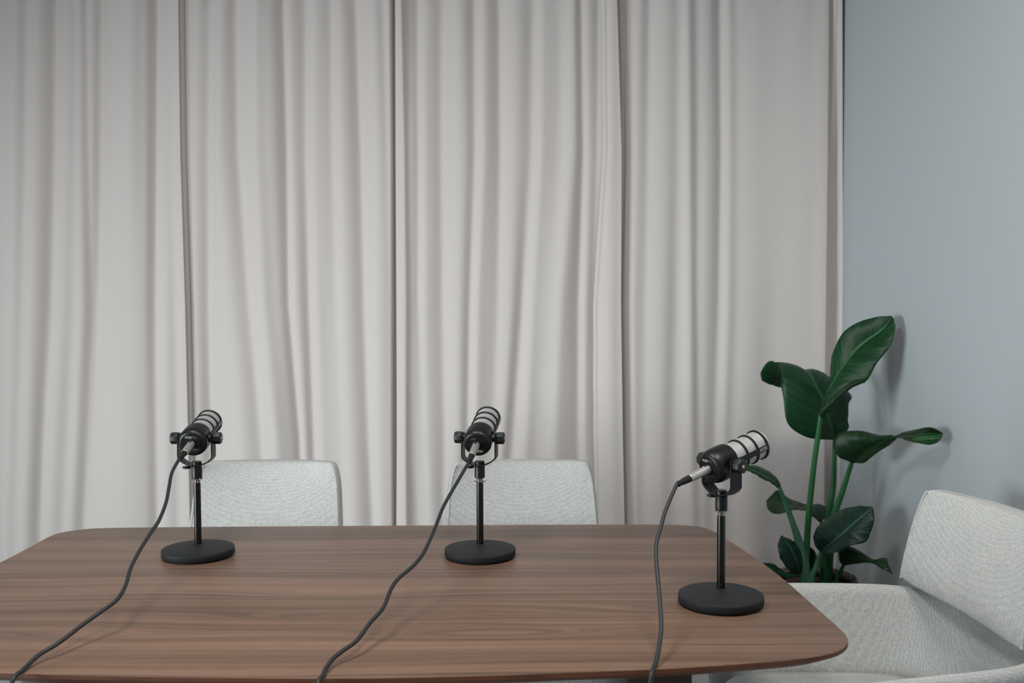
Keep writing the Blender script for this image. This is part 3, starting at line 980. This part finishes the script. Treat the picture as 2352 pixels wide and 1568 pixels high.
# ------------------------------------------------------------------ cables
def cable(MT, way, label, edge_y):
    """Connector in the back of the microphone, boot, and a cord that hangs over the near table edge."""
    ax = (MT.to_3x3() @ Vector((0, -1, 0))).normalized()
    start = MT @ Vector((0, LR - 0.0008, 0))
    t = thing('microphone_cable', label, 'cable', (start.x, start.y, start.z), 0, 'dark microphone cables')
    Q = MT @ Matrix.Translation((0, LR - 0.0008, 0)) @ Matrix.Rotation(R(90), 4, 'X')
    bm = bmesh.new()
    lathe(bm, [(0.0080, 0.0), (0.0080, 0.010), (0.0078, 0.026), (0.0071, 0.0445), (0.0072, 0.0452), (0.0072, 0.0465), (0.0067, 0.0472)], 36, Q)
    cn = obj('connector', bm, M_xlr, t, world=True)
    cn['label'] = 'satin silver plug'
    bm = bmesh.new()
    b2 = bmesh.new()
    box(b2, (-0.0022, 0.0072, 0.0015), (0.0022, 0.0092, 0.0120), 0.0006)
    b2.transform(Q)
    obj('latch', b2, M_chr, cn, world=True)
    lathe(bm, [(0.0065, 0.0470), (0.0065, 0.0510), (0.0060, 0.0610), (0.0049, 0.0700), (0.0045, 0.0704), (0.0045, 0.0724), (0.0053, 0.0729), (0.0053, 0.0760), (0.0044, 0.0772)], 28, Q)

    obj('boot', bm, M_rub, t, world=True)
    tip = start + ax * 0.075
    # the cord hangs as a shallow sag from the boot to the near edge of the tabletop
    rad = 0.0035
    end = atZ(way[-1][0], way[-1][1], TZ + rad)
    pts = [tip - ax * 0.004, tip + ax * 0.004]
    n = len(way)
    for i, (px, py) in enumerate(way):
        d = ray(px, py)
        lo, hi = 0.5, 3.5
        for _ in range(60):
            m = (lo + hi) / 2
            s = (m - end.y) / (tip.y - end.y)
            sag = TZ + rad + (tip.z - TZ - rad) * (max(s, 0.0) ** 1.22)
            zr = CAM_Z + d.z / d.y * m
            if zr > sag: lo = m
            else: hi = m
        p = O + d * (lo / d.y)
        if (p - tip).length > 0.045:
            pts.append(p)
    # over the edge and down to the floor
    e = pts[-1]
    dirn = (pts[-1] - pts[-3]); dirn.z = 0; dirn.normalize()
    for dx, z in ((0.012, TZ + 0.0028), (0.024, TZ - 0.005), (0.033, TZ - 0.035), (0.045, TZ - 0.10), (0.060, 0.45), (0.070, 0.25), (0.10, 0.05), (0.15, 0.008), (0.25, 0.0036), (0.45, 0.0036)):
        pts.append(Vector((e.x + dirn.x * dx, e.y + dirn.y * dx, z)))
    C3 = catmull([list(p) for p in pts], 24 * len(pts) // 2)
    bm = bmesh.new()
    tube(bm, [Vector(p) for p in C3], rad, 14)
    obj('cord', bm, M_cord, t, world=True, smooth=60)


s1 = stand(455.3, 1256.6, 'round based black stand under the microphone at the far end from the plant', False)
s2 = stand(1102.8, 1257.4, 'round based black stand under the middle one of the three microphones', True)
s3 = stand(1655.7, 1362.4, 'round based black stand under the microphone nearest the armchair by the wall', False)
m1, MT1 = mic(s1, R(1), R(15), 'black studio microphone furthest from the plant, aimed at the curtain')
m2, MT2 = mic(s2, R(11), R(20), 'black studio microphone in the middle of the table, its rear lettering upside down', flip=True)
m3, MT3 = mic(s3, R(58), R(15.5), 'black studio microphone aimed at the plant, silver mesh showing from the side')

cable(MT1, [(408, 1060), (395, 1085), (388, 1120), (381, 1155), (365, 1195), (345, 1225), (320, 1265), (300, 1305), (288, 1345), (270, 1375), (238, 1400), (190, 1434), (136, 1475), (92, 1502), (65, 1526), (50, 1541)],
      'dark cable from the microphone furthest from the plant, running to the table corner', 1541)
cable(MT2, [(1060, 1090), (1020, 1160), (1000, 1210), (975, 1265), (950, 1298), (915, 1328), (897, 1355), (880, 1395), (850, 1430), (820, 1470), (790, 1492), (765, 1512), (747, 1537), (741, 1551)],
      'dark cable drooping from the middle microphone across the table top', 1551)
cable(MT3, [(1561, 1109), (1545, 1134), (1530, 1169), (1519, 1206), (1508.6, 1242), (1507, 1276), (1510, 1318), (1514, 1361), (1517, 1397), (1518.7, 1440), (1515, 1476), (1509, 1511), (1502, 1531)],
      'dark cable from the microphone aimed at the plant, hanging straight down the table', 1531)

# ------------------------------------------------------------------ plant
pc = Vector((0.925, 3.02, 0))
plant = thing('potted_plant', 'tall green plant with broad glossy leaves in a woven pot in the corner', 'plant', pc)
RIM = 0.452
bm = bmesh.new()
lathe(bm, [(0.100, 0.0), (0.104, 0.006), (0.112, 0.12), (0.120, 0.28), (0.125, 0.40), (0.1275, RIM - 0.010), (0.1262, RIM - 0.002), (0.122, RIM), (0.1178, RIM - 0.003), (0.116, RIM - 0.012), (0.113, 0.36)], 72, capt=False)
obj('pot', bm, M_pot, plant, smooth=50)
bm = bmesh.new()
lathe(bm, [(0.1145, RIM - 0.072), (0.104, RIM - 0.018), (0.1065, RIM - 0.014), (0.109, RIM - 0.016), (0.1135, RIM - 0.06)], 48, capb=False, capt=False)
obj('inner_pot', bm, M_rub, plant)
SOIL = RIM - 0.032
bm = bmesh.new()
G = []
for i in range(14):
    r = 0.104 * i / 13
    G.append([bm.verts.new((r * math.cos(k / 48 * 2 * math.pi), r * math.sin(k / 48 * 2 * math.pi), SOIL + 0.010 * (1 - (i / 13) ** 2) + rng.uniform(-0.003, 0.003))) for k in range(48)])
grid_faces(bm, G[1:], closev=True)
bm.faces.new(G[1][::-1])
obj('soil', bm, M_soil, plant)


def leaf(st, mat, ripple=0.003, n=44, half=9, thick=0.0007, puff=0.0):
    """st: rows of (left, midrib, right), each (px, py, distance)."""
    A = [[], [], []]
    for row in st:
        for k in range(3):
            A[k].append(list(atY(*row[k])))
    Lc, Mc, Rc = (catmull(a, n) for a in A)
    bm = bmesh.new()
    uvl = bm.loops.layers.uv.new('UVMap')
    G = []
    W = {}
    for i in range(n):
        w = i / (n - 1)
        l, m, r = Vector(Lc[i]), Vector(Mc[i]), Vector(Rc[i])
        row = []
        nrm = (r - l).cross(Vector(Mc[min(i + 1, n - 1)]) - Vector(Mc[max(i - 1, 0)]))
        nrm = nrm.normalized() if nrm.length > 1e-9 else Vector((0, -1, 0))
        if nrm.y > 0: nrm = -nrm
        for j in range(-half, half + 1):
            a = abs(j) / half
            e = l if j < 0 else r
            # cloth-like blend: the blade lifts gently either side of the sunk midrib
            p = m.lerp(e, a)
            lift = 4 * a * (1 - a) * min((e - m).length, 0.12) * 0.10
            p = p + nrm * (lift + puff * a * a) + nrm * ripple * a * a * math.sin(w * 23 + (0 if j < 0 else 2.1)) * min(1, (e - m).length / 0.05)
            p = p + nrm * 0.0008 * math.sin((w * 40 - a * 8)) * a
            vv = bm.verts.new(p)
            W[vv] = (0.5 + 0.5 * j / half, w)
            row.append(vv)
        G.append(row)
    grid_faces(bm, G)
    for f_ in bm.faces:
        for l_ in f_.loops:
            l_[uvl].uv = W[l_.vert]
    bmesh.ops.recalc_face_normals(bm, faces=bm.faces[:])
    o = obj('leaf', bm, mat, plant, smooth=180, world=True)
    s = o.modifiers.new('thickness', 'SOLIDIFY'); s.thickness = thick; s.offset = 0
    return o


def tip(x, y, d):
    return ((x, y, d), (x, y, d), (x, y, d))


leaf([((1887, 922, 2.905), (1889, 925, 2.90), (1892, 927, 2.895)), ((1903, 880, 2.94), (1905, 893, 2.905), (1925, 902, 2.875)), ((1907, 845, 2.95), (1922, 862, 2.91), (1968, 875, 2.865)),
      ((1912, 815, 2.955), (1942, 833, 2.915), (1990, 874, 2.85)), ((1924, 782, 2.955), (1962, 808, 2.92), (2010, 842, 2.85)), ((1948, 754, 2.95), (1990, 783, 2.92), (2028, 816, 2.855)),
      ((1985, 734, 2.94), (2018, 764, 2.91), (2048, 788, 2.86)), ((2022, 727, 2.92), (2038, 745, 2.905), (2056, 758, 2.87)), ((2046, 725, 2.90), (2049, 727, 2.90), (2053, 731, 2.89))], M_leaf, 0.002)
# the rolled lower margin of the top leaf
leaf([((1881, 945, 2.89), (1883, 955, 2.885), (1886, 965, 2.89)), ((1888, 926, 2.885), (1893, 940, 2.87), (1898, 952, 2.88)), ((1905, 914, 2.875), (1910, 924, 2.86), (1912, 938, 2.87)), ((1940, 888, 2.865), (1940, 896, 2.85), (1935, 910, 2.86)),
      ((1966, 872, 2.855), (1966, 879, 2.845), (1958, 890, 2.855)), ((1988, 874, 2.85), (1988, 876, 2.85), (1987, 878, 2.85))], M_leafy, 0.001)
leaf([((1912, 1010, 3.0), (1917, 1009, 3.0), (1922, 1009, 3.0)), ((1850, 1002, 2.94), (1912, 988, 2.98), (1950, 984, 2.98)), ((1812, 975, 2.92), (1904, 962, 2.97), (1946, 960, 3.0)),
      ((1800, 935, 2.92), (1897, 938, 2.97), (1950, 928, 3.02)), ((1797, 895, 2.93), (1888, 913, 2.97), (1957, 911, 3.05)), ((1794, 862, 2.96), (1873, 885, 2.98), (1938, 893, 3.08)),
      ((1787, 835, 3.02), (1857, 855, 3.01), (1905, 866, 3.10)), ((1765, 832, 3.08), (1830, 848, 3.08), (1890, 868, 3.16)), ((1747, 852, 3.12), (1805, 862, 3.14), (1860, 880, 3.19)),
      ((1750, 874, 3.14), (1775, 884, 3.16), (1800, 889, 3.19))], M_leaf, 0.003, n=60)
leaf([((1954, 1061, 2.93), (1957, 1062, 2.93), (1961, 1062, 2.93)), ((1925, 1045, 2.9), (1970, 1050, 2.9), (1985, 1063, 2.88)), ((1913, 1020, 2.9), (1985, 1040, 2.87), (2000, 1051, 2.85)),
      ((1925, 994, 2.9), (2003, 1029, 2.84), (2018, 1037, 2.82)), ((1965, 988, 2.87), (2022, 1018, 2.8), (2040, 1024, 2.79)), ((2005, 997, 2.83), (2040, 1008, 2.76), (2055, 1012, 2.75)),
      ((2050, 1000, 2.76), (2062, 1001, 2.72), (2066, 1005, 2.7)), ((2085, 990, 2.7), (2090, 1000, 2.67), (2085, 1012, 2.66)), ((2115, 983, 2.63), (2120, 996, 2.62), (2118, 1019, 2.6)),
      ((2142, 982, 2.58), (2150, 994, 2.585), (2148, 1016, 2.57)), tip(2166, 995, 2.565)], M_leafy, 0.003, n=60)
# pale underside showing where that leaf's tip curls over
leaf([((2092, 1009, 2.64), (2093, 1010, 2.64), (2095, 1012, 2.64)), ((2112, 1003, 2.615), (2114, 1010, 2.59), (2114, 1018, 2.60)), ((2135, 998, 2.59), (2137, 1008, 2.56), (2136, 1021, 2.575)),
      ((2154, 997, 2.57), (2155, 1006, 2.55), (2154, 1015, 2.56)), ((2164, 998, 2.562), (2165, 1000, 2.56), (2164, 1003, 2.56))], M_pale, 0.0004)
leaf([((1793, 1112, 2.94), (1789, 1118, 2.93), (1786, 1121, 2.92)), ((1782, 1095, 2.96), (1778, 1105, 2.92), (1770, 1108, 2.88)), ((1762, 1080, 2.96), (1760, 1094, 2.9), (1752, 1100, 2.86)),
      ((1740, 1070, 2.94), (1740, 1084, 2.88), (1733, 1088, 2.84)), ((1722, 1068, 2.9), (1722, 1077, 2.86), (1714, 1080, 2.84)), tip(1700, 1076, 2.84)], M_leaf, 0.0004)
leaf([((1883, 1199, 3.05), (1886, 1198, 3.05), (1889, 1197, 3.05)), ((1862, 1183, 3.02), (1874, 1180, 3.06), (1900, 1178, 3.1)), ((1848, 1172, 3.03), (1860, 1168, 3.08), (1895, 1162, 3.14)),
      ((1828, 1169, 3.06), (1840, 1164, 3.1), (1855, 1159, 3.15)), ((1808, 1176, 3.08), (1815, 1160, 3.13), (1826, 1150, 3.16)), ((1783, 1180, 3.12), (1790, 1154, 3.16), (1803, 1138, 3.18)),
      ((1764, 1170, 3.15), (1772, 1150, 3.18), (1784, 1126, 3.2)), tip(1760, 1150, 3.19)], M_leafy, 0.001)
leaf([((1884, 1269, 2.93), (1885, 1268, 2.93), (1887, 1269, 2.93)), ((1870, 1247, 2.95), (1900, 1255, 2.9), (1900, 1275, 2.86)), ((1869, 1228, 2.95), (1917, 1241, 2.87), (1926, 1266, 2.83)),
      ((1882, 1205, 2.95), (1935, 1226, 2.85), (1955, 1252, 2.8)), ((1912, 1182, 2.93), (1952, 1210, 2.84), (1985, 1246, 2.8)), ((1942, 1167, 2.9), (1970, 1194, 2.83), (1999, 1225, 2.8)),
      ((1972, 1162, 2.86), (1988, 1180, 2.82), (2008, 1195, 2.8)), ((2003, 1163, 2.82), (2004, 1165, 2.82), (2006, 1170, 2.82))], M_leafd, 0.001)
leaf([((1935, 1298, 2.92), (1937, 1298, 2.92), (1939, 1298, 2.92)), ((1927, 1283, 2.92), (1945, 1290, 2.9), (1955, 1296, 2.88)), ((1925, 1263, 2.92), (1958, 1284, 2.87), (1975, 1293, 2.85)),
      ((1940, 1251, 2.9), (1978, 1283, 2.83), (1995, 1292, 2.82)), ((1975, 1265, 2.85), (1997, 1287, 2.8), (2005, 1294, 2.79)), ((2005, 1284, 2.8), (2010, 1291, 2.78), (2012, 1297, 2.77)),
      ((2034, 1280, 2.75), (2028, 1296, 2.74), (2025, 1306, 2.73)), ((2041, 1297, 2.72), (2040, 1305, 2.72), (2036, 1311, 2.72)), tip(2050, 1318, 2.71)], M_leafy, 0.002)
leaf([((1836, 1316, 2.95), (1838, 1316, 2.95), (1840, 1316, 2.95)), ((1815, 1312, 2.92), (1834, 1300, 2.93), (1844, 1297, 2.96)), ((1797, 1290, 2.9), (1826, 1280, 2.92), (1846, 1272, 2.96)),
      ((1788, 1268, 2.9), (1817, 1262, 2.92), (1838, 1255, 2.96)), ((1787, 1248, 2.92), (1806, 1246, 2.93), (1820, 1241, 2.95)), tip(1794, 1229, 2.95)], M_leafd, 0.001)
leaf([((1855, 1320, 3.0), (1858, 1320, 3.0), (1860, 1320, 3.0)), ((1848, 1305, 3.0), (1858, 1300, 3.02), (1872, 1305, 2.98)), ((1846, 1280, 3.0), (1858, 1280, 3.02), (1878, 1285, 2.98)),
      ((1848, 1262, 3.0), (1858, 1262, 3.02), (1871, 1265, 3.0)), tip(1857, 1252, 3.02)], M_leafd, 0.001)
leaf([((1836, 1324, 2.93), (1838, 1321, 2.93), (1838, 1318, 2.93)), ((1815, 1327, 2.90), (1815, 1322, 2.90), (1815, 1318, 2.91)), ((1796, 1324, 2.87), (1797, 1316, 2.88), (1799, 1311, 2.89)),
      ((1778, 1313, 2.84), (1773, 1302, 2.85), (1777, 1295, 2.86)), tip(1752, 1292, 2.82)], M_leaf, 0.001)


def stalk(P, mat):
    pts, rad = [], []
    for x, y, d, r in P:
        pts.append(list(atY(x, y, d)) + [r / F * d])
    last = pts[-1]
    q = Vector(last[:3])
    v_ = Vector((q.x - pc.x, q.y - pc.y, 0))
    if v_.length > 0.085: v_ = v_.normalized() * 0.085
    pts.append([pc.x + v_.x, pc.y + v_.y, SOIL - 0.01, last[3]])
    S = catmull(pts, 10 * len(pts))
    bm = bmesh.new()
    tube(bm, [Vector(s[:3]) for s in S], [max(0.001, s[3]) for s in S], 14)
    obj('stalk', bm, mat, plant, world=True, smooth=70)


stalk([(1886, 945, 2.89, 5.0), (1881, 985, 2.895, 6.0), (1868, 1080, 2.92, 6.6), (1856, 1200, 2.96, 7.2), (1851, 1300, 2.985, 8), (1849, 1328, 2.99, 8)], M_stem)
stalk([(1917, 1005, 3.0, 4.5), (1914, 1110, 3.02, 6.3), (1904, 1180, 3.03, 8), (1897, 1260, 3.03, 11), (1893, 1330, 3.03, 12)], M_stem)
stalk([(1957, 1060, 2.93, 5.0), (1936, 1125, 2.97, 6.5), (1914, 1190, 3.0, 8), (1905, 1270, 3.02, 10), (1902, 1330, 3.03, 10)], M_stem)
stalk([(1790, 1117, 2.93, 4), (1806, 1160, 2.94, 5.5), (1828, 1222, 2.945, 8), (1843, 1275, 2.955, 12), (1850, 1325, 2.965, 13)], M_sheath)
stalk([(1886, 1198, 3.05, 3.5), (1893, 1260, 3.06, 6), (1896, 1330, 3.06, 8)], M_stem)
stalk([(1886, 1267, 2.93, 4.5), (1873, 1305, 2.945, 6.5), (1864, 1328, 2.955, 8)], M_sheath)
stalk([(1938, 1297, 2.92, 4), (1929, 1315, 2.94, 4.5), (1922, 1332, 2.95, 5)], M_stem)

# ------------------------------------------------------------------ light
def area(name, loc, target, size, power, color, spread=180):
    ld = bpy.data.lights.new(name, 'AREA')
    ld.shape = 'RECTANGLE'
    ld.size, ld.size_y = size
    ld.energy = power
    ld.color = color
    ld.spread = R(spread)
    o = bpy.data.objects.new(name, ld)
    C.objects.link(o)
    o.location = loc
    o.rotation_euler = (Vector(target) - Vector(loc)).to_track_quat('-Z', 'Y').to_euler()
    return o


area('ceiling_light', (-0.75, 1.2, 2.75), (-0.6, 1.7, 0), (0.55, 0.55), 24, (0.99, 0.99, 0.985), 162)
area('ceiling_light', (0.5, 1.05, 2.75), (0.4, 1.5, 0), (0.55, 0.55), 20, (1.0, 0.945, 0.90), 162)
area('added_side_light', (-3.6, 0.5, 1.0), (0.7, 3.4, 0.85), (1.8, 1.3), 25, (0.90, 0.985, 1.0), 74)  # cool side light added from the left to bring out the curtain folds

w = bpy.data.worlds.new('room_light')
sc.world = w
w.use_nodes = True
bg = w.node_tree.nodes['Background']
bg.inputs['Color'].default_value = (0.93, 0.97, 1.0, 1)
bg.inputs['Strength'].default_value = 0.175

vs = sc.view_settings
vs.view_transform = 'Standard'
vs.look = 'None'
vs.gamma = 1.0
vs.exposure = -0.08
vs.use_curve_mapping = False
sc.display_settings.display_device = 'sRGB'
